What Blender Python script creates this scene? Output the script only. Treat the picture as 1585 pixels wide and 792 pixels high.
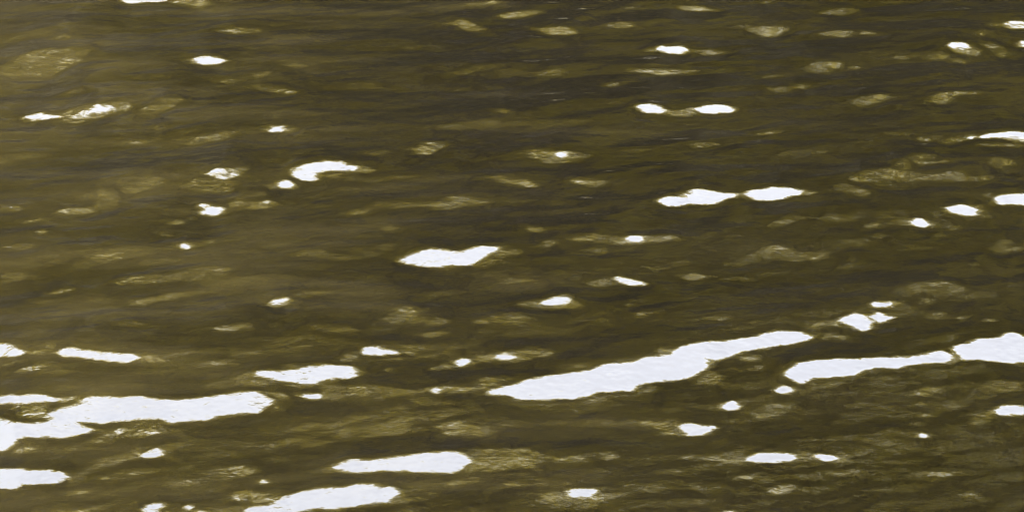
import bpy, math, random
import numpy as np

for o in list(bpy.data.objects):
    bpy.data.objects.remove(o, do_unlink=True)
scene = bpy.context.scene
COL = scene.collection
R_ = math.radians

CLOUD_LO, CLOUD_HI = (7.1, 7.4, 8.4), (9.8, 10.0, 10.6)
EXPOSURE = 4.0
SILT = [(.3, (.0004, .00033, .00025)), (.55, (.0009, .00075, .0005)), (.8, (.0036, .0029, .0014))]
MICRO = .00052
LEAF_A = ((.010, .0086, .0052), (.09, .077, .040), (.66, .55, .06))
LEAF_B = ((.015, .0121, .0064), (.12, .099, .046), (.66, .54, .06))
LEAF_C = ((.009, .0083, .0052), (.075, .071, .040), (.58, .53, .06))
LEAF_W1 = ((.085, .072, .041), (.25, .216, .128), (.15, .13, .06))
LEAF_W2 = ((.04, .034, .018), (.14, .121, .068), (.10, .086, .04))
# ---------------------------------------------------------------- camera
CAM_H, PITCH, HFOV = 1.8, 18.5, 18.0
cd = bpy.data.cameras.new('camera'); cam = bpy.data.objects.new('camera', cd); COL.objects.link(cam)
cam.location = (0, 0, CAM_H); cam.rotation_euler = (R_(90-PITCH), 0, 0)
cd.sensor_fit = 'HORIZONTAL'; cd.angle = R_(HFOV); cd.clip_start = .05; cd.clip_end = 2000
scene.camera = cam
scene.cycles.use_denoising = True; scene.cycles.filter_width = 1.2; scene.cycles.max_bounces = 3; scene.cycles.diffuse_bounces = 2; scene.cycles.transmission_bounces = 2; scene.cycles.glossy_bounces = 2

# ---------------------------------------------------------------- sky, sun, exposure
SUN_EL, SUN_AZ = 62.0, 12.0             # high sun through bright haze, beyond the far bank
world = bpy.data.worlds.new('World'); scene.world = world; world.use_nodes = True
nt = world.node_tree; nt.nodes.clear()
def N(t, **kw):
    n = nt.nodes.new(t)
    for k, v in kw.items(): setattr(n, k, v)
    return n
sky = N('ShaderNodeTexSky', sky_type='NISHITA', sun_disc=False, sun_elevation=R_(SUN_EL), sun_rotation=R_(SUN_AZ), air_density=1.0, dust_density=2.5, ozone_density=1.0)
tc = N('ShaderNodeTexCoord'); mp = N('ShaderNodeMapping'); mp.inputs['Scale'].default_value = (1, 1, 2.2)
nz = N('ShaderNodeTexNoise'); nz.inputs['Scale'].default_value = 5.0; nz.inputs['Detail'].default_value = 5
cr = N('ShaderNodeValToRGB')
cr.color_ramp.elements[0].position = .3; cr.color_ramp.elements[0].color = (*CLOUD_LO, 1)
cr.color_ramp.elements[1].position = .7; cr.color_ramp.elements[1].color = (*CLOUD_HI, 1)
mx = N('ShaderNodeMix', data_type='RGBA'); mx.inputs[0].default_value = .9
bg = N('ShaderNodeBackground'); bg.inputs['Strength'].default_value = .1
wo = N('ShaderNodeOutputWorld')
L = nt.links.new
L(tc.outputs['Generated'], mp.inputs['Vector']); L(mp.outputs[0], nz.inputs['Vector']); L(nz.outputs['Fac'], cr.inputs[0])
L(sky.outputs[0], mx.inputs[6]); L(cr.outputs[0], mx.inputs[7]); L(mx.outputs[2], bg.inputs[0]); L(bg.outputs[0], wo.inputs[0])

sl = bpy.data.lights.new('sun', 'SUN'); sl.energy = 4.8; sl.angle = R_(2); sl.color = (1, .96, .88)
so = bpy.data.objects.new('sun', sl); COL.objects.link(so)
so.rotation_euler = (R_(90-SUN_EL), 0, R_(180-SUN_AZ))
vs = scene.view_settings
vs.view_transform = 'Standard'; vs.look = 'None'; vs.gamma = 1; vs.use_curve_mapping = False
vs.exposure = EXPOSURE

# ---------------------------------------------------------------- water relief
TREE_Y, TREE_TOP = 25.0, 13.4            # canopy line of the far bank
NX, NY = 1160, 800
GX0, GX1, GY0, GY1 = -1.8, 1.8, 3.65, 8.25

def wave_set(seed, n, lmin, lmax, rms, spread, heading):
    r = np.random.RandomState(seed)
    lam = np.exp(r.uniform(np.log(lmin), np.log(lmax), n))
    a = np.radians(heading) + np.radians(spread) * r.randn(n)
    k = 2*np.pi/lam
    amp = rms*np.sqrt(2.0/n)/k
    return np.stack([k*np.sin(a), k*np.cos(a), r.uniform(0, 6.283, n), amp], 1)

SWELL = wave_set(3, 34, .22, .75, .032, 12, -22)
RIPPLE = wave_set(5, 70, .055, .22, .036, 22, -20)
FINE = wave_set(8, 90, .028, .09, .019, 40, -14)

def waves(x, y, sets):
    h = np.zeros(np.broadcast(x, y).shape)
    for s in sets:
        for kx, ky, ph, a in s:
            h += a*np.sin(kx*x + ky*y + ph)
    return h

def raster_outlines(data, sx, sy, nx, ny):
    """level map on the water plane from ripple outlines given in millimetres"""
    xs = GX0 + (np.arange(nx)+.5)*sx
    ys = GY0 + (np.arange(ny)+.5)*sy
    lev = np.zeros((ny, nx)); white = np.zeros((ny, nx))
    for level, pts in data:
        P = np.array(pts, float)
        i0 = max(0, int((P[:,0].min()-GX0)/sx)-1); i1 = min(nx, int((P[:,0].max()-GX0)/sx)+2)
        j0 = max(0, int((P[:,1].min()-GY0)/sy)-1); j1 = min(ny, int((P[:,1].max()-GY0)/sy)+2)
        if i1 <= i0 or j1 <= j0: continue
        X, Y = np.meshgrid(xs[i0:i1], ys[j0:j1])
        ins = np.zeros(X.shape, bool)
        Q = np.roll(P, -1, 0)
        for (ax, ay), (bx, by) in zip(P, Q):
            if ay == by: continue
            c = ((ay > Y) != (by > Y)) & (X < (bx-ax)*(Y-ay)/(by-ay)+ax)
            ins ^= c
        if level >= .9:
            w = white[j0:j1, i0:i1]; w[ins] = np.maximum(w[ins], level)
        else:
            w = lev[j0:j1, i0:i1]; w[ins] = np.maximum(w[ins], level)
    return lev, white

def gauss(a, sx, sy):
    def k(n, s):
        f = np.fft.fftfreq(n); return np.exp(-2*(np.pi*f*s)**2)
    return np.fft.irfft2(np.fft.rfft2(a)*k(a.shape[0], sy)[:,None]*k(a.shape[1], sx)[None,:a.shape[1]//2+1], a.shape)

def bil(a, fx, fy):
    fx = np.clip(fx, 0, a.shape[1]-1.001); fy = np.clip(fy, 0, a.shape[0]-1.001)
    i = fx.astype(int); j = fy.astype(int); u = fx-i; v = fy-j
    return (a[j,i]*(1-u)+a[j,i+1]*u)*(1-v)+(a[j+1,i]*(1-u)+a[j+1,i+1]*u)*v

def refl_elev(X, Y, h, hx, hy):
    """elevation (deg) of the mirror direction as seen by someone standing on the near bank"""
    dx, dy, dz = X, Y, h-CAM_H
    L = np.sqrt(dx*dx+dy*dy+dz*dz)
    nl = np.sqrt(hx*hx+hy*hy+1)
    dn = (-dx*hx-dy*hy+dz)/L/nl
    rz = dz/L - 2*dn/nl
    return np.degrees(np.arcsin(np.clip(rz, -1, 1)))

def water_relief(data, iters=24):
    xs = np.linspace(GX0, GX1, NX); ys = np.linspace(GY0, GY1, NY)
    dx = xs[1]-xs[0]; dy = ys[1]-ys[0]
    X, Y = np.meshgrid(xs, ys)
    rs = 2
    sx = (GX1-GX0)/(NX*rs); sy = (GY1-GY0)/(NY*rs)
    lev, white = raster_outlines(data, sx, sy, NX*rs, NY*rs)
    # neighbourhood of the sky facets slopes off gradually along the crest, sharply across it
    lev = np.maximum(gauss(lev, 3.0, 1.6), .62*np.minimum(1, 1.5*gauss((white > 0)*1., 7, 1.2)))
    wl = gauss(white, .9, .7)
    base = waves(X, Y, (SWELL, RIPPLE))
    fine = waves(X, Y, (FINE,))
    E = np.degrees(np.arctan2(TREE_TOP, TREE_Y-Y))
    theta = np.degrees(np.arctan2(CAM_H, np.hypot(X, Y)))
    ky = 2*np.pi*np.fft.fftfreq(NY*2, dy)[:,None]; kx = 2*np.pi*np.fft.rfftfreq(NX*2, dx)[None,:]
    den = ky*ky + .1*kx*kx + (2*np.pi/2.2)**2
    edge = np.minimum(1, np.minimum.reduce([(X-GX0)/.2, (GX1-X)/.2, (Y-GY0)/.25, (GY1-Y)/.25]))
    edge = np.clip(edge, 0, 1); edge = edge*edge*(3-2*edge)
    S = np.zeros_like(X); corr = np.zeros_like(X)
    rn = np.random.RandomState(1)
    rough = gauss(rn.randn(NY, NX), 3.2, 1.6); rough /= rough.std()
    wob = gauss(rn.randn(NY, NX), 5, 2); wob *= 1.1/wob.std()
    for it in range(iters):
        h = base + corr
        hy, hx = np.gradient(h, dy, dx)
        R = refl_elev(X, Y, h, hx, hy)
        f = CAM_H/(CAM_H-h)
        fx = (X*f-GX0)/sx-.5; fy = (Y*f-GY0)/sy-.5 + wob
        l = bil(lev, fx, fy); w = bil(wl, fx, fy)
        # wanted elevation above/below the canopy line
        want_o = E - 1.4 - 7.8*(1-l) + .5*np.minimum(rough, 1)*(l < .85) + 1.2*np.clip((5.2-Y), 0, 1)
        want_w = E + 6
        cap = E - 7.5 - 3*np.clip((X+.7)/1.0, 0, 1)
        err = np.zeros_like(R)
        isw = w > .5
        err = np.where(isw, np.maximum(want_w-R, 0) + np.minimum(E+13-R, 0), 0)
        o = (~isw) & (l > .2)
        err = np.where(o, want_o-R, err)
        b = (~isw) & (~o)
        err = np.where(b, np.minimum(cap-R, 0) + np.maximum(9.5-R, 0), err)
        if it == iters-1: break
        steep = np.clip((np.abs(hx)-.22)/.25, 0, 1)
        S = np.clip(.985*S + .6*np.radians(err)/2*edge*(1-steep), -.3, .34)
        S = S*(1-.6*steep)
        S = gauss(S, .6, .3)
        P = np.zeros((NY*2, NX*2)); P[:NY,:NX] = S
        H = np.fft.rfft2(P)*(-1j*ky)/den
        corr = np.fft.irfft2(H, P.shape)[:NY,:NX]*edge
    return xs, ys, base+corr, fine*(1-.9*np.clip(gauss(w, 2, 2), 0, 1))*(1-.55*np.clip((l-.25)*5, 0, 1)), R, E, (l, w)

# outlines of the ripple facets on the water plane, millimetres (x right, y away from the near bank);
# level 1 leans enough to mirror open sky, lower levels mirror the canopy further down
OUTLINE_TEXT = """
1:-907,7279 -902,7233 -887,7201 -855,7192 -815,7206 -790,7224 -785,7279
0.62:-787,7253 -702,7253 -690,7172 -712,7142 -745,7182 -787,7208
1:-686,6698 -671,6728 -643,6732 -618,6707 -614,6682 -634,6661 -660,6669
0.7:-702,6712 -661,6741 -608,6698 -611,6670 -648,6656 -685,6680
1:-986,6250 -968,6273 -951,6299 -945,6282 -964,6248
1:-968,6235 -947,6276 -901,6267 -934,6239
1:-889,6248 -874,6297 -861,6313 -873,6259
1:-869,6260 -847,6357 -837,6346 -855,6263
1:-849,6287 -834,6343 -821,6352 -804,6319 -824,6287
0.82:-804,6302 -798,6355 -777,6368 -783,6307
0.5:-904,6224 -905,6295 -876,6342 -851,6359 -784,6383 -770,6342 -792,6302 -845,6232 -876,6204
0.42:-753,6263 -751,6326 -714,6399 -675,6408 -676,6375 -697,6310 -726,6255
1:-487,6160 -474,6193 -455,6197 -454,6160 -476,6144
0.6:-491,6162 -470,6196 -426,6185 -429,6162 -458,6148 -483,6144
0.48:-646,6057 -637,6094 -601,6124 -557,6162 -551,6139 -564,6094 -620,6057
0.55:-533,6491 -527,6511 -507,6482 -447,6457 -445,6427 -500,6449 -529,6470
0.4:-660,6946 -619,6975 -553,6956 -553,6922 -615,6928
0.7:-599,6950 -600,6933 -606,6926 -613,6933 -617,6950 -616,6968 -610,6975 -603,6968
0.75:-974,6884 -975,6865 -981,6857 -989,6865 -995,6884 -994,6903 -988,6911 -980,6903
0.8:-689,6182 -690,6166 -696,6160 -704,6166 -708,6182 -707,6198 -701,6204 -694,6198
0.4:-1089,6645 -1037,6770 -972,6806 -905,6797 -935,6663 -967,6558 -1024,6576 -1079,6584
0.3:-637,6524 -576,6558 -517,6619 -494,6610 -530,6550 -591,6516
0.3:-924,6440 -896,6499 -870,6440 -895,6424
0.8:-41,7082 -12,7108 56,7136 70,7112 37,7072 -17,7053
0.7:-126,7033 -109,7053 -89,7023 -58,6966 -69,6946 -108,6956
0.4:-167,7023 -123,7037 -123,7010 -161,7004
0.72:41,6966 75,6975 104,6994 132,6979 148,6928 121,6907 88,6918
0.5:-111,7192 -97,7212 -72,7202 -37,7223 -37,7196 -91,7172
0.55:200,6994 229,7018 254,7023 286,6985 247,6975
0.45:146,7049 158,7072 177,7053 157,7029
0.55:251,7156 269,7176 286,7162 268,7142
1:309,6788 323,6822 371,6822 383,6788 372,6747 330,6755
0.65:283,6784 313,6810 313,6770 292,6763
0.82:236,6619 282,6631 367,6628 403,6614 367,6586 303,6586
0.6:191,6504 205,6521 226,6516 218,6487 200,6486
1:251,6337 270,6353 298,6346 318,6305 300,6287 268,6294
0.66:310,6279 318,6307 353,6323 381,6346 373,6279 350,6255
0.55:-191,6035 -171,6072 -133,6079 -131,6049 -161,5998 -186,5998
0.38:-283,6005 -245,6013 -244,5984 -278,5984
0.6:23,6005 48,6035 90,6023 157,5994 123,5950 69,5945 40,5965
1:83,5998 91,6019 105,6015 105,5982 89,5976
0.85:-40,6307 -28,6322 -7,6318 -6,6295 -24,6298
0.27:-135,6601 -108,6624 -75,6619 -84,6584 -130,6584
0.3:48,6584 76,6628 115,6628 112,6593 75,6558
0.62:385,6770 410,6797 438,6784 477,6770 454,6748 412,6743
1:370,6327 389,6347 426,6354 451,6327 447,6297 408,6283 382,6293
0.42:686,7102 719,7142 779,7152 784,7132 733,7082
0.65:734,7092 779,7148 783,7122 753,7088
0.72:520,6956 531,6985 614,6991 611,6956 583,6909 558,6894 532,6928
0.62:672,6918 711,6946 760,6960 755,6918 734,6890 701,6899
0.35:759,6956 832,6918 778,6903
0.72:567,7208 588,7233 597,7212 580,7192
0.42:615,6610 639,6680 705,6689 706,6654 668,6593
0.38:719,6645 735,6671 741,6636 725,6610
0.52:815,6725 831,6743 856,6719 827,6707
0.42:877,6584 897,6601 910,6579
0.4:690,6359 718,6416 750,6424 777,6424 758,6375 709,6326
0.62:740,6408 765,6437 778,6416 750,6383
0.62:861,6399 877,6440 932,6449 946,6457 902,6391 884,6351 864,6367
0.38:946,6457 989,6440 946,6424
0.65:591,6491 602,6511 611,6482 598,6465
0.33:522,6474 592,6499 588,6457 538,6440
0.68:372,7176 387,7178 445,7156 481,7136 443,7124 385,7136
0.3:490,6524 540,6584 604,6584 528,6550
0.3:332,6064 393,6094 425,6064 355,6035
0.3:465,6154 529,6162 567,6154 488,6127
0.86:-836,5635 -821,5658 -771,5667 -764,5641 -781,5622 -824,5618
0.55:-948,5680 -903,5674 -898,5641 -941,5635
0.65:-910,5434 -885,5446 -851,5446 -848,5427 -881,5419
1:-569,5434 -570,5418 -576,5412 -582,5418 -587,5434 -585,5449 -580,5455 -573,5449
0.85:-532,5460 -532,5452 -536,5449 -540,5452 -543,5460 -542,5469 -538,5472 -534,5469
0.8:-615,5135 -616,5123 -622,5118 -628,5123 -632,5135 -631,5147 -625,5152 -619,5147
0.85:-595,5146 -595,5137 -600,5133 -605,5137 -608,5146 -607,5156 -602,5159 -597,5156
0.75:-570,5161 -572,5149 -577,5144 -584,5149 -587,5161 -586,5172 -581,5177 -574,5172
0.65:-837,5517 -838,5508 -842,5504 -847,5508 -850,5517 -849,5527 -845,5530 -841,5527
0.6:-614,5501 -615,5491 -619,5486 -625,5491 -628,5501 -627,5512 -622,5516 -617,5512
1:-411,5126 -402,5147 -377,5152 -375,5126 -395,5113
0.6:-493,4999 -481,5017 -432,5030 -427,5009 -464,4988
0.8:-464,4999 -465,4990 -469,4986 -474,4990 -477,4999 -476,5008 -471,5011 -466,5008
0.62:-403,5020 -379,5036 -384,5012
0.45:-688,5234 -673,5262 -586,5285 -530,5326 -487,5314 -495,5268 -581,5239 -653,5222
0.4:-882,5268 -842,5303 -841,5245 -877,5234
0.52:-795,5188 -762,5205 -745,5205 -748,5183 -784,5179
0.42:-667,5025 -633,5041 -597,5036 -630,5015
0.35:-735,5808 -658,5850 -658,5808 -703,5740 -729,5754
0.42:-615,5781 -601,5850 -517,5822 -521,5767 -593,5761
0.52:-622,5570 -604,5590 -587,5577 -613,5558
0.36:-790,5795 -737,5754 -720,5674 -766,5661
0.3:-406,5385 -350,5409 -298,5397 -336,5361
0.3:-655,5111 -637,5144 -582,5177 -521,5188 -572,5144
1:-200,5361 -177,5397 -147,5415 -93,5409 -63,5434 -19,5437 -32,5397 -62,5344 -81,5320 -133,5318 -175,5332 -196,5344
0.66:-17,5421 17,5403 19,5385 -9,5379 -32,5361
0.35:-69,5326 -25,5373 -32,5338 -54,5303
0.55:-26,5836 -10,5850 27,5829 55,5797 39,5784 -18,5805
0.78:102,5822 121,5843 182,5836 181,5815 152,5788 128,5801
0.5:-160,5648 -118,5720 -90,5730 -42,5700 -46,5676 -89,5667 -125,5641
0.5:-239,5539 -221,5560 -200,5539 -223,5520
0.56:23,5539 33,5548 62,5520 37,5510
0.52:48,5440 60,5473 79,5470 75,5434 55,5424
0.64:102,5476 141,5507 195,5495 292,5497 295,5470 236,5452 197,5446 121,5458
1:201,5477 212,5496 235,5493 233,5459 212,5454
0.5:105,5409 139,5415 151,5434 168,5421 163,5391 139,5397
0.5:126,5234 143,5251 166,5268 175,5222 145,5205
1:170,5251 182,5270 202,5251 229,5239 226,5221 190,5223
0.66:5,5122 49,5149 97,5177 104,5144 125,5117 99,5095 42,5106
1:47,5134 63,5157 83,5155 98,5160 104,5138 82,5119 62,5115
0.52:-5,5057 9,5089 27,5068 27,5030 5,5020
0.52:185,5113 198,5131 208,5111
0.52:198,5070 211,5084 225,5073 214,5059
0.52:-220,5046 -193,5089 -176,5117 -157,5079 -157,5046 -194,5025
0.4:-152,5030 -120,5049 -93,5041 -126,5017
0.38:-154,4978 -115,4996 -99,4983 -136,4962
0.42:-66,5036 -31,5068 -9,5079 -16,5015
0.3:-170,5166 -134,5188 -104,5177 -126,5161
0.42:636,5850 673,5892 720,5906 774,5878 853,5850 916,5864 907,5829 808,5822 686,5822 645,5815
0.42:596,5774 628,5808 671,5754 663,5714 632,5734
0.5:630,5550 656,5573 671,5555 647,5530
0.48:640,5495 665,5514 676,5492 653,5473
0.4:412,5385 466,5446 511,5397 567,5421 530,5350 494,5373 418,5361
0.36:317,5046 347,5079 372,5068 353,5046
0.42:679,5234 736,5251 770,5222 776,5188 729,5188 677,5188
0.66:745,5205 773,5217 774,5188 751,5188
0.4:785,5338 817,5350 813,5326
0.64:292,5268 308,5285 330,5274 325,5251 302,5245
0.38:455,5558 497,5596 517,5558 461,5539
0.55:-113,4560 -87,4587 -54,4587 -18,4551 -47,4529 -93,4534
0.5:-69,4473 -27,4481 31,4481 53,4447 36,4396 -27,4388 -52,4396 -62,4438
0.7:53,4443 101,4447 121,4430 94,4413 62,4422
0.5:133,4447 146,4464 159,4455 155,4438 136,4434
0.58:29,4274 55,4314 76,4306 123,4298 176,4314 172,4298 135,4274 103,4243 66,4251
1:78,4306 89,4327 121,4327 124,4306 107,4293 85,4295
1:-92,4847 -83,4868 -68,4855 -70,4835 -85,4827
0.96:-29,4866 -17,4884 8,4876 6,4857 -21,4853
0.5:-67,4862 -30,4882 30,4912 68,4897 64,4862 5,4847 -57,4832
0.66:-132,4812 -109,4847 -92,4852 -88,4832 -118,4812
0.93:-112,4711 -114,4700 -119,4696 -124,4700 -127,4711 -125,4722 -120,4727 -115,4722
0.36:-264,4707 -232,4744 -164,4725 -42,4735 -49,4707 -163,4697 -229,4678
0.42:-257,4560 -209,4587 -149,4578 -165,4542 -256,4534
0.46:-173,4912 -145,4902 -158,4882 -175,4882
1:345,4438 368,4462 418,4455 420,4434 409,4423 355,4425
1:447,4443 456,4458 478,4451 477,4429 453,4429
0.82:480,4447 489,4458 503,4451 496,4430 480,4426
0.66:513,4455 526,4462 524,4443 513,4438
0.6:422,4460 451,4464 448,4430 419,4426
0.64:252,4460 277,4455 345,4460 344,4430 329,4417 270,4434 251,4438
0.97:613,4540 620,4548 629,4540 624,4521 613,4521
0.62:457,4384 483,4392 512,4398 507,4378 481,4370 465,4376
0.5:365,4314 384,4343 415,4339 410,4314 380,4298
0.42:320,4367 330,4378 367,4367 335,4357
0.42:499,4322 518,4335 519,4318
1:298,4235 316,4245 314,4217 297,4217
0.36:563,4371 612,4388 658,4380 623,4347 586,4355
0.36:638,4298 663,4322 686,4286 653,4290
0.36:514,4516 548,4525 600,4499 549,4481
0.4:359,4623 396,4669 443,4678 438,4651 397,4596 377,4587
1:-580,5873 -572,5899 -555,5906 -537,5899 -526,5888 -517,5869 -526,5852 -539,5835 -554,5838 -568,5856
0.82:-592,5873 -583,5886 -577,5869 -586,5861
0.8:-529,5907 -511,5916 -500,5903 -511,5882 -519,5865
1:-422,5899 -411,5920 -397,5933 -359,5959 -326,5959 -314,5924 -295,5920 -295,5890 -320,5883 -354,5882 -375,5873 -368,5844 -376,5827 -393,5831 -407,5852 -418,5861
0.82:-297,5920 -266,5899 -270,5883 -292,5886
0.78:-346,5844 -322,5877 -321,5861 -337,5844
1:-443,5794 -431,5835 -415,5827 -405,5798 -412,5775 -431,5773
0.86:-454,5765 -452,5790 -441,5802 -439,5775
1:-574,5613 -564,5649 -551,5661 -545,5664 -535,5668 -525,5661 -527,5637 -537,5606 -548,5602 -562,5621
1:-578,5658 -573,5685 -559,5685 -559,5663 -569,5647
0.88:-525,5668 -505,5720 -499,5716 -508,5692 -496,5696 -502,5676 -516,5676 -526,5649
0.93:-459,5686 -454,5718 -446,5702 -451,5675
0.82:-590,5598 -574,5621 -582,5586
0.38:-499,5700 -470,5700 -444,5676 -461,5645 -496,5661 -515,5629 -523,5645
1:-850,4930 -818,4930 -801,4911 -786,4894 -792,4878 -809,4866 -840,4863
1:-733,4893 -726,4907 -709,4907 -679,4899 -635,4887 -607,4881 -597,4866 -602,4851 -620,4842 -641,4848 -665,4857 -688,4868 -726,4872
0.86:-743,4890 -732,4902 -729,4881
0.88:-596,4875 -572,4878 -570,4857 -593,4854
0.42:-572,4881 -546,4881 -553,4866 -569,4857
0.56:-818,4845 -779,4860 -772,4848 -796,4836 -810,4821
0.5:-785,4806 -773,4818 -743,4815 -749,4797 -780,4797
0.72:-705,4806 -706,4799 -710,4796 -714,4799 -716,4806 -716,4813 -712,4817 -708,4813
0.42:-782,4887 -744,4899 -742,4881 -782,4881
1:-815,4702 -767,4705 -730,4702 -713,4685 -699,4679 -703,4668 -741,4668 -762,4657 -775,4663 -809,4663
0.6:-698,4693 -669,4688 -670,4663 -695,4671
0.46:-774,4660 -750,4660 -702,4660 -718,4615 -721,4599 -752,4604 -773,4621
1:-602,4542 -597,4558 -588,4556 -588,4535 -599,4526
0.82:-626,4550 -617,4553 -615,4540 -604,4545 -602,4529 -614,4532
1:-714,4608 -705,4627 -681,4652 -668,4660 -668,4677 -658,4690 -633,4693 -574,4688 -561,4679 -525,4674 -474,4689 -431,4707 -395,4713 -392,4702 -368,4671 -374,4646 -389,4619 -418,4619 -443,4611 -465,4589 -505,4586 -520,4577 -525,4584 -522,4594 -562,4597 -582,4602 -593,4592 -640,4578 -660,4581 -666,4584 -654,4568 -634,4554 -637,4541 -671,4521 -710,4521 -742,4516 -747,4485 -746,4467 -761,4461 -779,4458 -804,4619 -783,4611 -775,4602 -769,4594 -730,4586 -707,4594 -701,4609 -706,4611 -713,4604
1:-43,4709 -28,4727 11,4756 49,4782 88,4796 122,4806 135,4822 149,4840 196,4852 210,4870 255,4882 273,4920 317,4942 351,4946 390,4964 425,4976 439,4990 466,4990 494,4964 481,4942 428,4918 385,4900 355,4880 335,4864 322,4846 315,4831 310,4816 298,4796 281,4776 262,4764 197,4748 191,4719 150,4709 130,4713 120,4694 99,4680 49,4677 8,4680 1,4694 -40,4702
0.6:-747,4464 -738,4495 -710,4485 -712,4464 -740,4453
0.44:-591,4569 -581,4591 -524,4575 -535,4532 -573,4521 -620,4516 -649,4500 -643,4485 -592,4511
0.82:-488,4515 -489,4509 -492,4507 -495,4509 -497,4515 -496,4521 -493,4523 -490,4521
0.8:-479,4516 -480,4512 -482,4510 -485,4512 -486,4516 -486,4521 -483,4522 -481,4521
1:-769,4402 -726,4400 -674,4395 -654,4387 -647,4372 -650,4355 -660,4343 -712,4343 -711,4323 -720,4319 -756,4320
0.62:-710,4333 -685,4338 -688,4328 -707,4316
0.5:-658,4343 -645,4377 -632,4367 -637,4347
1:-553,4455 -547,4470 -529,4477 -517,4462 -519,4447 -546,4443
0.4:-650,4357 -628,4392 -616,4423 -568,4469 -548,4469 -549,4443 -580,4413 -616,4387 -637,4343
0.9:-527,4241 -519,4254 -504,4265 -496,4267 -493,4251 -502,4243 -517,4234 -525,4234
0.92:-468,4243 -465,4263 -453,4269 -457,4243 -464,4235
1:-519,4240 -506,4245 -503,4221 -521,4221
1:-447,4240 -437,4244 -433,4221 -447,4221
0.96:-356,4346 -357,4338 -360,4335 -364,4338 -366,4346 -365,4354 -362,4357 -358,4354
0.56:-408,4306 -380,4314 -349,4312 -328,4310 -332,4290 -347,4267 -378,4259 -400,4286
0.4:-460,4370 -441,4398 -395,4417 -373,4406 -370,4390 -394,4366 -421,4354 -449,4354
0.66:-431,4241 -382,4245 -380,4224 -431,4224
0.32:-493,4396 -482,4410 -461,4415 -473,4398 -487,4392
1:-412,4791 -401,4803 -368,4808 -349,4821 -320,4830 -287,4833 -257,4826 -245,4806 -244,4780 -255,4773 -276,4773 -304,4759 -305,4742 -332,4748 -349,4759 -382,4771 -399,4777
0.89:-431,4774 -427,4791 -415,4793 -412,4791 -402,4786 -403,4775 -420,4775
1:-246,4893 -240,4909 -226,4914 -203,4904 -178,4890 -182,4874 -209,4872 -236,4876
0.6:-181,4899 -159,4911 -158,4875 -178,4881
0.55:-273,4851 -265,4893 -245,4911 -243,4875 -250,4845
0.75:-192,4812 -194,4805 -197,4802 -201,4805 -203,4812 -202,4819 -198,4822 -194,4819
0.82:-365,4693 -354,4710 -348,4693 -351,4677 -360,4677
0.62:-392,4710 -375,4728 -365,4699 -368,4677 -377,4693
0.66:-375,4637 -364,4660 -351,4637 -368,4626
0.94:-327,4694 -320,4706 -296,4706 -296,4682 -316,4678
0.5:-300,4728 -295,4751 -237,4733 -232,4710 -255,4682 -278,4671 -298,4688
0.32:-480,4762 -433,4780 -378,4762 -336,4745 -302,4739 -310,4728 -375,4728 -477,4728
0.65:-201,4569 -202,4563 -205,4561 -209,4563 -210,4569 -209,4575 -206,4578 -203,4575
0.7:-184,4569 -185,4564 -188,4561 -191,4564 -192,4569 -191,4575 -188,4577 -185,4575
0.4:-215,4561 -206,4583 -151,4615 -150,4594 -176,4561
1:-264,4406 -253,4425 -235,4441 -215,4438 -182,4441 -158,4450 -120,4460 -93,4463 -78,4459 -66,4434 -61,4425 -70,4399 -82,4381 -122,4382 -146,4387 -182,4391 -206,4387 -232,4384 -254,4393
1:-379,4250 -348,4261 -324,4294 -297,4316 -253,4325 -218,4335 -173,4331 -159,4307 -172,4285 -180,4267 -222,4256 -281,4244 -306,4235 -305,4214 -379,4214
0.76:-172,4304 -159,4304 -162,4279 -178,4261 -180,4270
0.36:-158,4316 -102,4322 -102,4304 -143,4273 -166,4261
0.72:-70,4396 -59,4415 -53,4387 -68,4377
0.5:-273,4525 -265,4552 -226,4579 -187,4579 -201,4552 -244,4525 -263,4515
0.75:-182,4570 -183,4564 -186,4562 -189,4564 -191,4570 -190,4576 -187,4578 -184,4576
0.7:-203,4565 -204,4560 -207,4557 -210,4560 -212,4565 -211,4571 -208,4574 -204,4571
0.65:-149,4593 -150,4587 -154,4584 -157,4587 -158,4593 -157,4598 -154,4601 -151,4598
0.5:-120,4565 -90,4586 -65,4589 -32,4565 -32,4542 -65,4532 -102,4545
0.4:-27,4684 6,4670 99,4663 130,4698 191,4705 197,4734 225,4737 222,4705 188,4691 149,4670 124,4649 48,4645 -2,4659
0.6:197,4734 225,4735 222,4709 191,4698
0.55:288,4763 305,4792 309,4821 324,4806 340,4770 326,4744 300,4741
0.72:235,4908 259,4913 258,4893 237,4881
0.48:163,4859 181,4870 202,4866 194,4850 168,4850
0.37:63,4821 92,4844 133,4829 114,4806 76,4799
0.37:-53,4770 -15,4777 6,4763 -28,4741 -53,4712
0.62:188,4580 207,4585 256,4580 253,4560 261,4527 224,4527 215,4560 196,4567
1:251,4563 263,4579 278,4577 295,4560 305,4570 311,4557 293,4530 270,4525 261,4537
0.52:204,5073 221,5084 220,5065 201,5063
0.52:-13,5037 -2,5078 20,5078 30,5045 17,5017 -2,5025
0.38:323,5057 346,5073 361,5065 349,5045
0.62:96,4621 111,4625 105,4611
1:324,4647 333,4666 347,4668 352,4649 347,4635 328,4632
1:411,4717 419,4736 437,4736 438,4712 413,4706
0.76:364,4857 373,4876 399,4880 403,4857 381,4846
0.46:380,4827 402,4842 402,4813 383,4805
1:543,5048 560,5076 577,5080 588,5052 611,5090 621,5064 633,5056 610,5036 594,5032 587,4996 575,4986 564,5004 545,5032
0.86:523,5028 536,5052 548,5060 547,5020 530,5014
0.8:489,5012 507,5032 523,5052 523,5028 511,5010 494,5004
0.92:601,5115 608,5141 641,5146 638,5120 606,5105
0.78:638,5142 657,5146 654,5121 636,5117
0.88:525,4965 534,4976 549,4965 535,4955
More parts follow.
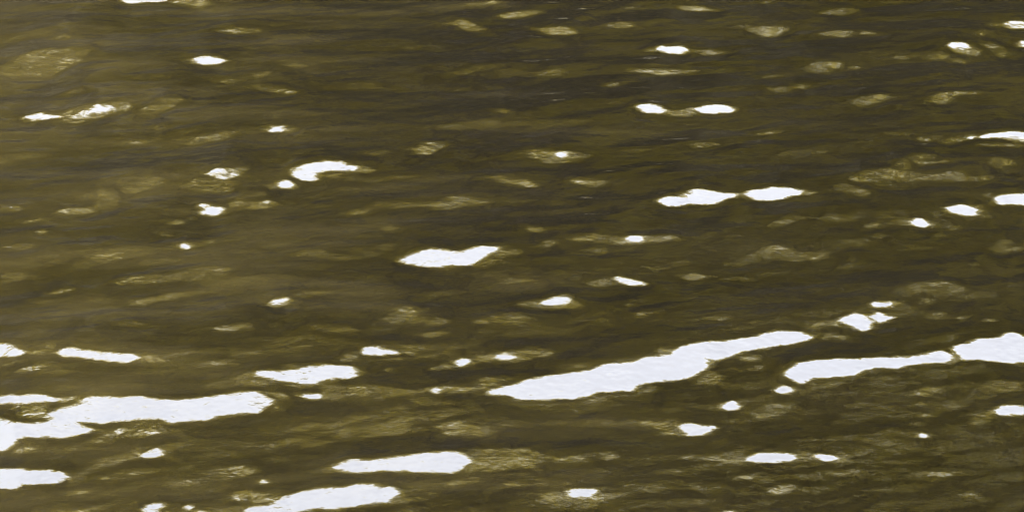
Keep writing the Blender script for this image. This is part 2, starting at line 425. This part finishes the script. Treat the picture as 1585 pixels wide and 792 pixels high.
0.5:495,4957 520,4988 527,4980 519,4949
0.86:623,5076 636,5083 633,5060 624,5064
1:432,4795 460,4847 493,4859 517,4865 569,4864 634,4865 660,4884 692,4905 708,4872 695,4847 675,4837 633,4832 616,4821 580,4821 558,4813 545,4787 513,4776 474,4769 456,4747 442,4751 431,4776
1:716,4911 737,4930 756,4954 798,4965 811,4985 825,4985 837,4969 862,4965 843,4843 796,4844 766,4854 722,4852 716,4888
0.7:699,4900 716,4911 718,4881 717,4858 696,4832 686,4837 708,4865
1:739,4624 759,4659 779,4659 813,4652 808,4615 747,4612
0.88:707,5145 704,5134 698,5130 693,5134 692,5145 696,5156 702,5161 707,5156
0.62:763,4578 760,4571 756,4568 752,4571 751,4578 754,4586 759,4589 763,4586
0.48:617,4697 642,4732 668,4737 683,4708 647,4693
0.46:616,4664 635,4678 653,4675 633,4655
0.5:613,4604 639,4622 647,4612 625,4595
0.44:668,4654 692,4664 693,4654 674,4644
0.42:603,4570 624,4580 635,4572 614,4559
0.42:700,4614 720,4634 739,4628 729,4586 697,4573
0.4:718,4726 761,4776 805,4755 800,4726 738,4705
0.46:689,5077 724,5093 723,5045 695,5041
0.42:742,5069 756,5069 752,5045 736,5045
0.46:778,5053 808,5053 805,5037 775,5032
0.46:459,4740 517,4762 514,4733 488,4726 462,4719
0.6:526,4726 535,4712 529,4703
1:1097,7009 1110,7032 1132,7039 1170,7019 1163,6968 1122,6968 1105,6968
0.6:1057,7000 1075,7018 1102,7018 1100,6993 1085,6989 1066,6986
0.74:1025,6907 1038,6935 1057,6960 1056,6939 1036,6896
1:949,6819 960,6850 978,6854 998,6832 995,6797 972,6788 956,6792
0.86:952,6777 971,6788 1001,6801 999,6781 1019,6784 993,6736 979,6740 959,6750
1:1103,6826 1113,6860 1146,6869 1138,6817 1104,6812
0.42:1029,6822 1048,6857 1076,6781 1061,6726 1046,6726 1039,6767
0.46:934,6692 962,6719 974,6672 963,6659
0.36:872,6726 926,6767 949,6753 932,6699 891,6713
0.62:834,6726 830,6715 825,6710 822,6715 821,6726 824,6738 829,6742 833,6738
0.66:793,6097 802,6120 809,6112 817,6103 839,6126 853,6129 830,6106 816,6092
1:916,6103 927,6129 949,6152 968,6146 988,6155 1014,6152 1033,6149 1025,6097 997,6082 981,6092 966,6103 947,6112
0.92:894,6105 909,6141 913,6129 908,6097
0.46:838,6086 867,6115 896,6115 894,6081 870,6067 848,6069
0.42:910,6075 1003,6075 1000,6053 944,6036 908,6064
0.78:824,5948 831,5956 838,5975 837,5943 829,5932
0.42:735,5943 788,5997 817,5997 824,5975 775,5948 820,5948 819,5937 786,5927 772,5927 758,5894 732,5916
0.44:791,5852 838,5894 850,5889 871,5884 847,5842 792,5831
0.42:913,5927 932,5986 968,5970 960,5948 975,5937 955,5905 925,5900
1:795,5648 812,5670 836,5679 844,5663 855,5658 844,5614 818,5619 801,5626
0.86:786,5648 794,5665 806,5665 796,5633 787,5636
0.62:843,5678 869,5685 862,5663 848,5665
1:893,5718 900,5738 932,5741 971,5748 961,5678 899,5679 892,5693
0.72:878,5698 893,5733 890,5688 883,5680
1:722,5565 733,5599 746,5594 754,5571 750,5545 737,5545 726,5552
0.42:703,5570 726,5594 720,5551 706,5551
0.62:750,5494 769,5513 777,5513 773,5487
0.42:780,5518 804,5556 818,5568 808,5546 802,5525
0.5:849,5420 871,5471 891,5471 886,5434 905,5425 903,5411 854,5402
1:270,5709 278,5726 294,5729 310,5722 319,5749 336,5772 354,5775 373,5759 392,5747 419,5745 418,5726 394,5712 382,5683 364,5672 342,5672 319,5677 311,5668 286,5672 275,5690
1:430,5742 440,5759 457,5772 476,5762 486,5785 502,5787 528,5772 545,5762 535,5729 515,5727 484,5709 460,5707 441,5716
0.6:421,5765 425,5745 421,5712 415,5712
0.55:546,5752 564,5765 562,5739 540,5719
0.72:273,5492 291,5498 298,5477 284,5474 269,5467
0.8:1200,5910 1197,5922 1178,5920 1158,5908 1146,5892 1145,5879 1160,5879 1178,5883 1193,5897
1:-1531,7642 -1544,7645 -1565,7641 -1592,7628 -1602,7614 -1602,7606 -1593,7600 -1565,7613 -1546,7627
0.7:1553,7992 1524,8014 1474,8017 1409,7979 1375,7931 1376,7894 1420,7891 1472,7900 1526,7943
1:1459,5893 1449,5901 1430,5897 1412,5887 1397,5872 1398,5859 1413,5859 1430,5864 1447,5877
1:857,4118 853,4131 830,4125 804,4114 793,4096 791,4081 806,4077 831,4084 849,4102
0.8:-1214,5872 -1216,5902 -1277,5885 -1335,5855 -1364,5818 -1379,5782 -1331,5786 -1277,5801 -1217,5840
1:1464,7674 1457,7679 1442,7677 1423,7668 1414,7655 1407,7643 1422,7641 1443,7649 1458,7662
0.8:1327,4496 1306,4499 1281,4495 1247,4480 1232,4460 1222,4441 1249,4444 1282,4455 1312,4476
1:1362,4870 1351,4874 1337,4876 1317,4863 1307,4850 1305,4839 1315,4833 1336,4843 1354,4856
0.5:1735,7723 1710,7741 1653,7728 1598,7695 1561,7659 1552,7626 1595,7624 1651,7651 1708,7683
1:-1591,7657 -1621,7671 -1671,7659 -1725,7633 -1759,7595 -1775,7557 -1729,7555 -1669,7578 -1616,7617
0.7:1380,4510 1375,4516 1360,4515 1340,4505 1330,4492 1331,4484 1340,4480 1360,4487 1376,4500
1:-1218,4736 -1224,4762 -1277,4751 -1339,4723 -1361,4684 -1365,4657 -1340,4639 -1277,4670 -1219,4706
0.7:1368,6769 1363,6779 1341,6776 1313,6763 1301,6745 1298,6732 1313,6726 1341,6736 1360,6755
1:1533,6196 1502,6212 1451,6208 1394,6172 1349,6130 1359,6103 1392,6092 1449,6114 1496,6151
0.5:-1511,4560 -1520,4566 -1542,4562 -1568,4549 -1581,4534 -1587,4520 -1569,4519 -1541,4530 -1522,4546
1:-1469,5095 -1498,5131 -1573,5128 -1660,5073 -1733,5005 -1722,4955 -1673,4927 -1572,4965 -1505,5034
0.5:1391,7179 1376,7188 1347,7185 1313,7166 1287,7141 1288,7123 1313,7121 1348,7133 1373,7156
1:-1529,7502 -1535,7505 -1549,7504 -1568,7493 -1578,7483 -1578,7477 -1568,7476 -1549,7482 -1532,7494
0.5:1399,4450 1381,4465 1324,4449 1265,4419 1230,4385 1225,4360 1268,4363 1324,4384 1375,4418
1:1294,6879 1283,6887 1260,6885 1232,6868 1217,6851 1217,6838 1232,6834 1259,6843 1284,6861
0.5:-959,4560 -979,4575 -1041,4550 -1098,4527 -1135,4492 -1144,4464 -1099,4466 -1038,4490 -981,4527
1:-1510,7949 -1533,7966 -1579,7965 -1642,7933 -1683,7888 -1673,7861 -1640,7849 -1581,7874 -1539,7911
0.6:1387,7201 1375,7205 1361,7205 1343,7196 1328,7181 1327,7168 1341,7164 1362,7173 1378,7186
1:1608,7512 1558,7529 1492,7526 1409,7479 1343,7417 1332,7360 1400,7353 1493,7390 1565,7449
0.6:-954,5431 -990,5455 -1057,5457 -1143,5403 -1200,5343 -1201,5296 -1156,5270 -1055,5306 -965,5374
1:-1163,6437 -1193,6459 -1245,6453 -1308,6422 -1332,6377 -1337,6342 -1310,6319 -1245,6347 -1205,6390
0.7:-1480,5368 -1497,5393 -1579,5368 -1661,5328 -1735,5272 -1713,5247 -1656,5250 -1574,5272 -1507,5326
1:-1297,5160 -1344,5172 -1420,5153 -1506,5113 -1563,5059 -1561,5023 -1502,5024 -1414,5047 -1348,5105
0.7:1567,6418 1536,6452 1460,6436 1366,6405 1304,6329 1320,6280 1364,6248 1466,6284 1531,6356
1:1589,7363 1577,7367 1558,7363 1536,7352 1519,7337 1520,7327 1535,7327 1560,7332 1580,7349
0.8:-1636,5980 -1645,5992 -1670,5990 -1697,5972 -1712,5953 -1710,5940 -1699,5929 -1671,5940 -1648,5960
0.5:-1558,4493 -1602,4516 -1665,4522 -1752,4471 -1810,4406 -1797,4362 -1764,4323 -1665,4366 -1585,4429
1:1691,7437 1627,7442 1566,7447 1474,7393 1411,7333 1396,7280 1480,7293 1563,7320 1652,7376
0.7:-1588,7000 -1597,7007 -1613,7007 -1634,6996 -1642,6981 -1648,6967 -1630,6968 -1614,6974 -1594,6986
1:-1168,6033 -1176,6049 -1202,6049 -1233,6028 -1256,6004 -1258,5982 -1237,5974 -1202,5985 -1172,6011
0.7:1141,5154 1133,5160 1118,5161 1100,5150 1088,5136 1086,5123 1099,5120 1119,5126 1139,5140
1:1739,7687 1675,7691 1609,7684 1512,7644 1456,7581 1455,7537 1527,7545 1608,7576 1704,7628
0.5:-1440,4285 -1445,4304 -1478,4295 -1506,4277 -1537,4253 -1536,4230 -1511,4225 -1478,4238 -1453,4261
1:-1486,4919 -1521,4928 -1566,4921 -1628,4897 -1661,4855 -1657,4828 -1620,4824 -1566,4845 -1505,4880
0.5:-1236,4574 -1250,4602 -1301,4593 -1358,4568 -1390,4523 -1407,4476 -1359,4469 -1299,4492 -1250,4534
1:-1005,5629 -1053,5648 -1120,5649 -1203,5596 -1262,5537 -1272,5483 -1203,5484 -1123,5511 -1035,5566
0.8:-1160,5952 -1166,5961 -1184,5958 -1202,5946 -1220,5932 -1216,5921 -1205,5915 -1185,5926 -1169,5938
1:-1394,6217 -1403,6226 -1431,6223 -1464,6203 -1486,6183 -1478,6173 -1465,6167 -1432,6180 -1404,6200
"""
OUTLINES = []
for _l in OUTLINE_TEXT.split("\n"):
    if ":" in _l:
        _a, _b = _l.split(":")
        OUTLINES.append((float(_a), [tuple(float(c)/1000 for c in p.split(",")) for p in _b.split()]))

# ---------------------------------------------------------------- materials
def mat(name):
    m = bpy.data.materials.new(name); m.use_nodes = True
    t = m.node_tree; t.nodes.clear()
    def n(ty, ins=None, **kw):
        q = t.nodes.new(ty)
        for k, v in kw.items(): setattr(q, k, v)
        for k, v in (ins or {}).items(): q.inputs[k].default_value = v
        return q
    return m, t, n, t.links.new

def ramp(n, stops):
    q = n('ShaderNodeValToRGB'); e = q.color_ramp.elements
    e[0].position, e[0].color = stops[0][0], (*stops[0][1], 1)
    e[1].position, e[1].color = stops[-1][0], (*stops[-1][1], 1)
    for p, c in stops[1:-1]:
        x = e.new(p); x.color = (*c, 1)
    return q

def water_material():
    m, t, n, l = mat('river_water')
    g = n('ShaderNodeNewGeometry')
    mp = n('ShaderNodeMapping', {'Rotation': (0, 0, R_(-11)), 'Scale': (1.6, 4.0, 1)})
    nz = n('ShaderNodeTexNoise', {'Scale': 1.3, 'Detail': 8.0, 'Roughness': .62})
    # suspended silt, thicker over the shallows to the left
    sx = n('ShaderNodeSeparateXYZ'); mr = n('ShaderNodeMapRange', {1: .7, 2: -1.1, 3: -.12, 4: .16})
    ad = n('ShaderNodeMath', operation='ADD')
    cr = ramp(n, SILT)
    l(g.outputs['Position'], mp.inputs['Vector']); l(mp.outputs[0], nz.inputs['Vector'])
    l(g.outputs['Position'], sx.inputs[0]); l(sx.outputs[0], mr.inputs[0])
    l(nz.outputs[0], ad.inputs[0]); l(mr.outputs[0], ad.inputs[1]); l(ad.outputs[0], cr.inputs[0])
    mp2 = n('ShaderNodeMapping', {'Rotation': (0, 0, R_(-6)), 'Scale': (1, 1.1, 1)})
    nb = n('ShaderNodeTexNoise', {'Scale': 60.0, 'Detail': 2.0, 'Roughness': .5})
    bp = n('ShaderNodeBump', {'Strength': 1.0, 'Distance': MICRO})
    l(g.outputs['Position'], mp2.inputs['Vector']); l(mp2.outputs[0], nb.inputs['Vector']); l(nb.outputs[0], bp.inputs['Height'])
    p = n('ShaderNodeBsdfPrincipled', {'Roughness': .075, 'IOR': 1.333})
    l(cr.outputs[0], p.inputs['Base Color']); l(bp.outputs[0], p.inputs['Normal'])
    o = n('ShaderNodeOutputMaterial'); l(p.outputs[0], o.inputs[0])
    return m

def leaf_material(name, dark, lite, thru):
    m, t, n, l = mat(name)
    g = n('ShaderNodeNewGeometry')
    # leaf clusters differ in tone at random, and leaf from leaf
    w = n('ShaderNodeTexCoord')
    nz = n('ShaderNodeTexNoise', {'Scale': 1.0, 'Detail': 2.0, 'Roughness': .5})
    mr = n('ShaderNodeMapRange', {1: .45, 2: .58, 3: 0.0, 4: .8})
    rm = n('ShaderNodeMath', {1: .2}, operation='MULTIPLY'); ad = n('ShaderNodeMath', operation='ADD')
    l(w.outputs['Object'], nz.inputs['Vector']); l(nz.outputs[0], mr.inputs[0])
    l(g.outputs['Random Per Island'], rm.inputs[0]); l(rm.outputs[0], ad.inputs[0]); l(mr.outputs[0], ad.inputs[1])
    cr = ramp(n, [(0, dark), (1, lite)]); ct = ramp(n, [(0, tuple(c*.55 for c in thru)), (1, thru)])
    l(ad.outputs[0], cr.inputs[0]); l(ad.outputs[0], ct.inputs[0])
    d = n('ShaderNodeBsdfDiffuse'); tr = n('ShaderNodeBsdfTranslucent')
    mx = n('ShaderNodeMixShader', {0: .6}); o = n('ShaderNodeOutputMaterial')
    l(cr.outputs[0], d.inputs[0]); l(ct.outputs[0], tr.inputs[0]); l(d.outputs[0], mx.inputs[1]); l(tr.outputs[0], mx.inputs[2]); l(mx.outputs[0], o.inputs[0])
    return m

def noise_material(name, a, b, scale, bump):
    m, t, n, l = mat(name)
    g = n('ShaderNodeTexCoord')
    nz = n('ShaderNodeTexNoise', {'Scale': scale, 'Detail': 8.0, 'Roughness': .65})
    cr = ramp(n, [(.3, a), (.7, b)])
    bp = n('ShaderNodeBump', {'Strength': .6, 'Distance': bump})
    p = n('ShaderNodeBsdfPrincipled', {'Roughness': .9}); o = n('ShaderNodeOutputMaterial')
    l(g.outputs['Object'], nz.inputs['Vector']); l(nz.outputs[0], cr.inputs[0]); l(nz.outputs[0], bp.inputs['Height'])
    l(cr.outputs[0], p.inputs['Base Color']); l(bp.outputs[0], p.inputs['Normal']); l(p.outputs[0], o.inputs[0])
    return m

M_WATER = water_material()
M_BARK = noise_material('bark', (.05, .038, .026), (.12, .095, .068), 9, .03)
M_EARTH = noise_material('bank_earth', (.05, .042, .022), (.1, .09, .045), 3, .08)
LEAF = [leaf_material('olive_leaves', *LEAF_A), leaf_material('ochre_leaves', *LEAF_B), leaf_material('green_leaves', *LEAF_C)]
SHRUB_LEAF = [leaf_material('pale_shrub_leaves', *LEAF_W1), leaf_material('sage_leaves', *LEAF_W2)]  # shrub leaf tones set pale to put a grey sheen on ripple backs

def mesh_np(name, v, f, smooth=False):
    me = bpy.data.meshes.new(name)
    v = np.ascontiguousarray(v, np.float32); f = np.ascontiguousarray(f, np.int32)
    k = f.shape[1]
    me.vertices.add(len(v)); me.vertices.foreach_set('co', v.ravel())
    me.loops.add(f.size); me.loops.foreach_set('vertex_index', f.ravel())
    me.polygons.add(len(f)); me.polygons.foreach_set('loop_start', np.arange(0, f.size, k, dtype=np.int32))
    me.polygons.foreach_set('loop_total', np.full(len(f), k, np.int32))
    me.polygons.foreach_set('use_smooth', np.full(len(f), smooth, bool))
    me.update(calc_edges=True); me.validate()
    return me

def add(name, me, m, parent=None):
    o = bpy.data.objects.new(name, me); COL.objects.link(o); o.parent = parent
    if m and not me.materials: me.materials.append(m)
    return o

def grid_faces(nx, ny):
    a = (np.arange(ny-1)[:,None]*nx + np.arange(nx-1)[None,:]).ravel()
    return np.stack([a, a+1, a+nx+1, a+nx], 1)

# ---------------------------------------------------------------- the river: one sheet, finest where the ripples are seen close
def build_water():
    xs, ys, h, fine, _, _, _ = water_relief(OUTLINES)
    def grow(start, step, limit, ratio=1.065):
        out = []; p = start
        while abs(p-start) < abs(limit-start):
            step *= ratio; p += step; out.append(p)
        out[-1] = limit
        return np.array(out)
    dx = xs[1]-xs[0]; dy = ys[1]-ys[0]
    XL = grow(GX0, -dx, -60)[::-1]; XR = grow(GX1, dx, 60)
    YL = grow(GY0, -dy, .9)[::-1]; YR = grow(GY1, dy, 23.5)
    ax = np.concatenate([XL, xs, XR]); ay = np.concatenate([YL, ys, YR])
    X, Y = np.meshgrid(ax, ay)
    cx = np.gradient(ax)[None,:]; cy = np.gradient(ay)[:,None]
    cell = np.maximum(cx*.6, cy)
    Z = np.zeros(X.shape)
    for s in (SWELL, RIPPLE, FINE):
        lam = 2*np.pi/np.hypot(s[:,0], s[:,1]).mean()
        fade = np.clip((lam/3-cell)/(lam/6), 0, 1)
        jj = np.where(fade.max(1) > 0)[0]; ii = np.where(fade.max(0) > 0)[0]
        j0, j1, i0, i1 = jj[0], jj[-1]+1, ii[0], ii[-1]+1
        Z[j0:j1, i0:i1] += waves(X[j0:j1, i0:i1], Y[j0:j1, i0:i1], (s,))*fade[j0:j1, i0:i1]
    Z[len(YL):len(YL)+NY, len(XL):len(XL)+NX] = h + fine
    me = mesh_np('water', np.stack([X, Y, Z], -1).reshape(-1, 3), grid_faces(len(ax), len(ay)), True)
    o = add('water', me, M_WATER); o['kind'] = 'structure'
    o['label'] = 'dark olive brown rippled river water mirroring trees and white sky'
    return o
build_water()

# ---------------------------------------------------------------- banks
def bank(name, y0, y1, prof, seed):
    xs = np.linspace(-70, 70, 141); ys = np.linspace(y0, y1, 40)
    X, Y = np.meshgrid(xs, ys)
    Z = prof(Y) + waves(X, Y, (wave_set(seed, 20, 1.5, 9, .07, 90, 0),))*np.clip(np.abs(Y-(y0 if abs(y0) < 23 or y0 > 0 else y1))/3, 0, 1)
    o = add(name, mesh_np(name, np.stack([X, Y, Z], -1).reshape(-1, 3), grid_faces(141, 40), True), M_EARTH)
    o['kind'] = 'structure'; return o
bank('far_bank', 22.3, 75, lambda y: -.5 + 1.6*np.clip((y-22.3)/2.2, 0, 1) + np.clip(y-25, 0, 5)*.1 + np.clip(y-30, 0, 60)*.55, 21)  # hill rising behind is added to shut out sky between the trunks
def near_prof(y): return .16 - .62*np.clip((y-.35)/1.0, 0, 1)
o = bank('near_bank', -30, 1.6, near_prof, 22)

# ---------------------------------------------------------------- trees of the far bank (seen mirrored in the water)
WORDS = ['first','second','third','fourth','fifth','sixth','seventh','eighth','ninth','tenth','eleventh','twelfth','thirteenth','fourteenth','fifteenth','sixteenth','seventeenth','eighteenth','nineteenth','twentieth','twenty-first','twenty-second','twenty-third']

def tube(path, radii, sides=7):
    v = []; f = []
    P = [np.array(p, float) for p in path]
    for i, p in enumerate(P):
        d = P[min(i+1, len(P)-1)]-P[max(i-1, 0)]; d /= np.linalg.norm(d)
        a = np.cross(d, (0, 1, .1) if abs(d[1]) < .9 else (1, 0, 0)); a /= np.linalg.norm(a); b = np.cross(d, a)
        for k in range(sides):
            t = 6.2832*k/sides
            v.append(p + radii[i]*(math.cos(t)*a + math.sin(t)*b))
    for i in range(len(P)-1):
        for k in range(sides):
            q = (k+1) % sides
            f.append((i*sides+k, i*sides+q, (i+1)*sides+q, (i+1)*sides+k))
    return v, f

def tree_meshes(seed, height):
    r = random.Random(seed); rn = np.random.RandomState(seed)
    v, f = [], []
    def put(path, rad, s=7):
        a, b = tube(path, rad, s); n = len(v); v.extend(a); f.extend([tuple(i+n for i in q) for q in b])
    top = height*.9
    path = [(0, 0, -.4)]; x = y = 0
    for i in range(1, 8):
        x += r.uniform(-.16, .16); y += r.uniform(-.16, .16); path.append((x, y, top*i/7))
    put(path, [.24*(1-.125*i)+.02 for i in range(8)], 9)
    clumps = []
    for i in range(26):
        z = height*r.uniform(.12, .66); a = r.uniform(0, 6.283)
        k = min(6, int(z/top*7)); t = z/top*7-k
        b = np.array(path[k])*(1-t)+np.array(path[k+1])*t
        reach = (1.4+1.5*math.sin(math.pi*min(1, z/height*1.05)))*r.uniform(.6, 1.0)
        e = b + np.array((math.cos(a)*reach, math.sin(a)*reach, reach*.35))
        m = (b+e)/2 + np.array((0, 0, .18))
        put([b, m, e], [.07, .045, .015], 5)
        clumps += [(e, r.uniform(.55, .95)), (m, r.uniform(.45, .7))]
    nl = 17
    for k in range(nl):                       # leaf clumps layer on layer, broad shoulders, lighter top
        z0 = height*(.05+.90*k/(nl-1)); u = z0/height
        w = 2.55*(.72+.28*min(1, u*3))*math.sqrt(max(.12, 1-max(0, (u-.84)/.2)**2.5))
        t0 = r.uniform(0, 6.28)
        for j in range(8):
            a = t0 + j*6.283/7 + r.uniform(-.3, .3); q = w*(r.uniform(.55, 1) if j < 7 else .1)
            sz = r.uniform(.6, .92) if u < .7 else -r.uniform(.5, .72)
            clumps.append((np.array((math.cos(a)*q, math.sin(a)*q, z0+r.uniform(-.3, .3))), sz))
    C = []; 
    for c, s in clumps:
        n = int((88 if s > 0 else 185)*s*s/.5); s = abs(s)
        d = rn.randn(n, 3); d /= np.linalg.norm(d, axis=1)[:,None]
        d *= (rn.rand(n)**.45)[:,None]*s*np.array((1.15, 1.15, .8))
        C.append(c+d)
    C = np.concatenate(C); C = C[(C[:,2] > .5) & (C[:,2] < height-.1+.15*rn.randn(len(C)))]
    n = len(C)
    ax = rn.randn(n, 3); ax[:,2] -= .4; ax /= np.linalg.norm(ax, axis=1)[:,None]
    up = rn.randn(n, 3); up[:,2] += .8
    side = np.cross(ax, up); side /= np.linalg.norm(side, axis=1)[:,None]
    ln = rn.uniform(.14, .25, n)[:,None]; wd = ln*rn.uniform(.4, .6, n)[:,None]
    V = np.stack([C-ax*ln*.5, C+side*wd*.5, C+ax*ln*.5, C-side*wd*.5], 1).reshape(-1, 3)
    crown = mesh_np('crown', V, np.arange(4*n).reshape(-1, 4))
    trunk = mesh_np('trunk', np.array(v), np.array(f), True)
    trunk.materials.append(M_BARK)
    return trunk, crown

def build_trees():
    kinds = [tree_meshes(40+i, TREE_TOP-1.1) for i in range(4)]
    crowns = {}
    r = random.Random(9)
    for row, (y, n, sp, k) in enumerate(((TREE_Y, 17, 2.35, 1.0), (TREE_Y+3.4, 15, 2.9, .88))):
        for i in range(n):
            x = (i-(n-1)/2)*sp + r.uniform(-.3, .3)
            e = bpy.data.objects.new('riverside_tree', None); COL.objects.link(e)
            e.location = (x, y+r.uniform(-.35, .35), 1.1 + max(0, y-25)*.1)
            e.rotation_euler = (0, 0, r.uniform(0, 6.28)); s = k*r.uniform(.975, 1.025); e.scale = (s*1.05, s*1.05, s)
            c = 1 if x < -2.5+r.uniform(-2, 2) else (0 if r.random() < .6 else 2)
            tone = ('olive', 'ochre', 'green')[c]
            e['label'] = 'tall %s broadleaf tree, %s from the left in the %s row of the far bank' % (tone, WORDS[i], ('front', 'back')[row])
            e['category'] = 'tree'; e['group'] = 'trees lining the far bank'
            j = r.randrange(4); tm, cm = kinds[j]
            add('trunk', tm, None, e)
            if (j, c) not in crowns:
                q = cm.copy(); q.name = 'crown'; q.materials.append(LEAF[c]); crowns[j, c] = q
            add('crown', crowns[j, c], None, e)
build_trees()

def shrub_mesh(seed):
    rn = np.random.RandomState(seed); C = []
    for i in range(34):
        a = rn.uniform(0, 6.283); q = 1.15*math.sqrt(rn.rand()); z = rn.uniform(.1, 1)**.8*3.6*(1-.3*(q/1.15)**2)
        n = 75; d = rn.randn(n, 3); d /= np.linalg.norm(d, axis=1)[:,None]
        C.append(np.array((math.cos(a)*q, math.sin(a)*q, z)) + d*(rn.rand(n)**.45)[:,None]*rn.uniform(.35, .6))
    C = np.concatenate(C); n = len(C)
    ax = rn.randn(n, 3); ax /= np.linalg.norm(ax, axis=1)[:,None]
    side = np.cross(ax, rn.randn(n, 3)); side /= np.linalg.norm(side, axis=1)[:,None]
    ln = rn.uniform(.12, .22, n)[:,None]; wd = ln*.55
    V = np.stack([C-ax*ln*.5, C+side*wd*.5, C+ax*ln*.5, C-side*wd*.5], 1).reshape(-1, 3)
    fol = mesh_np('foliage', V, np.arange(4*n).reshape(-1, 4))
    v, f = [], []
    for k in range(7):
        a = k*.9; e = (math.cos(a)*.8, math.sin(a)*.8, rn.uniform(2, 3.2))
        p, q = tube([(math.cos(a)*.08, math.sin(a)*.08, -.3), (e[0]*.4, e[1]*.4, e[2]*.55), e], [.035, .025, .008], 5)
        m = len(v); v += p; f += [tuple(i+m for i in t) for t in q]
    st = mesh_np('stems', np.array(v), np.array(f), True); st.materials.append(M_BARK)
    return fol, st

def build_added_shrubs():  # unseen shrubs, added to hide low sky and give the ripples pale bands
    kinds = [shrub_mesh(70+i) for i in range(2)]
    fols = {}
    r = random.Random(4); n = 23
    for i in range(n):
        x = (i-(n-1)/2)*1.75 + r.uniform(-.25, .25)
        e = bpy.data.objects.new('added_shrub', None); COL.objects.link(e)
        e.location = (x, 23.6+r.uniform(-.2, .3), .35); e.rotation_euler = (0, 0, r.uniform(0, 6.28))
        s = r.uniform(1.15, 1.45); e.scale = (s, s, s)
        j = r.randrange(2); c = 0 if x < .5+r.uniform(-1.5, 1.5) else 1
        e['label'] = 'unseen leafy %s shrub added on the far waterline, %s from the left' % (('grey-green', 'sage')[c], WORDS[i])
        e['category'] = 'shrub'; e['group'] = 'unseen shrubs added along the far waterline'
        if (j, c) not in fols:
            q = kinds[j][0].copy(); q.name = 'foliage'; q.materials.append(SHRUB_LEAF[c]); fols[j, c] = q
        add('foliage', fols[j, c], None, e); add('stems', kinds[j][1], None, e)
build_added_shrubs()
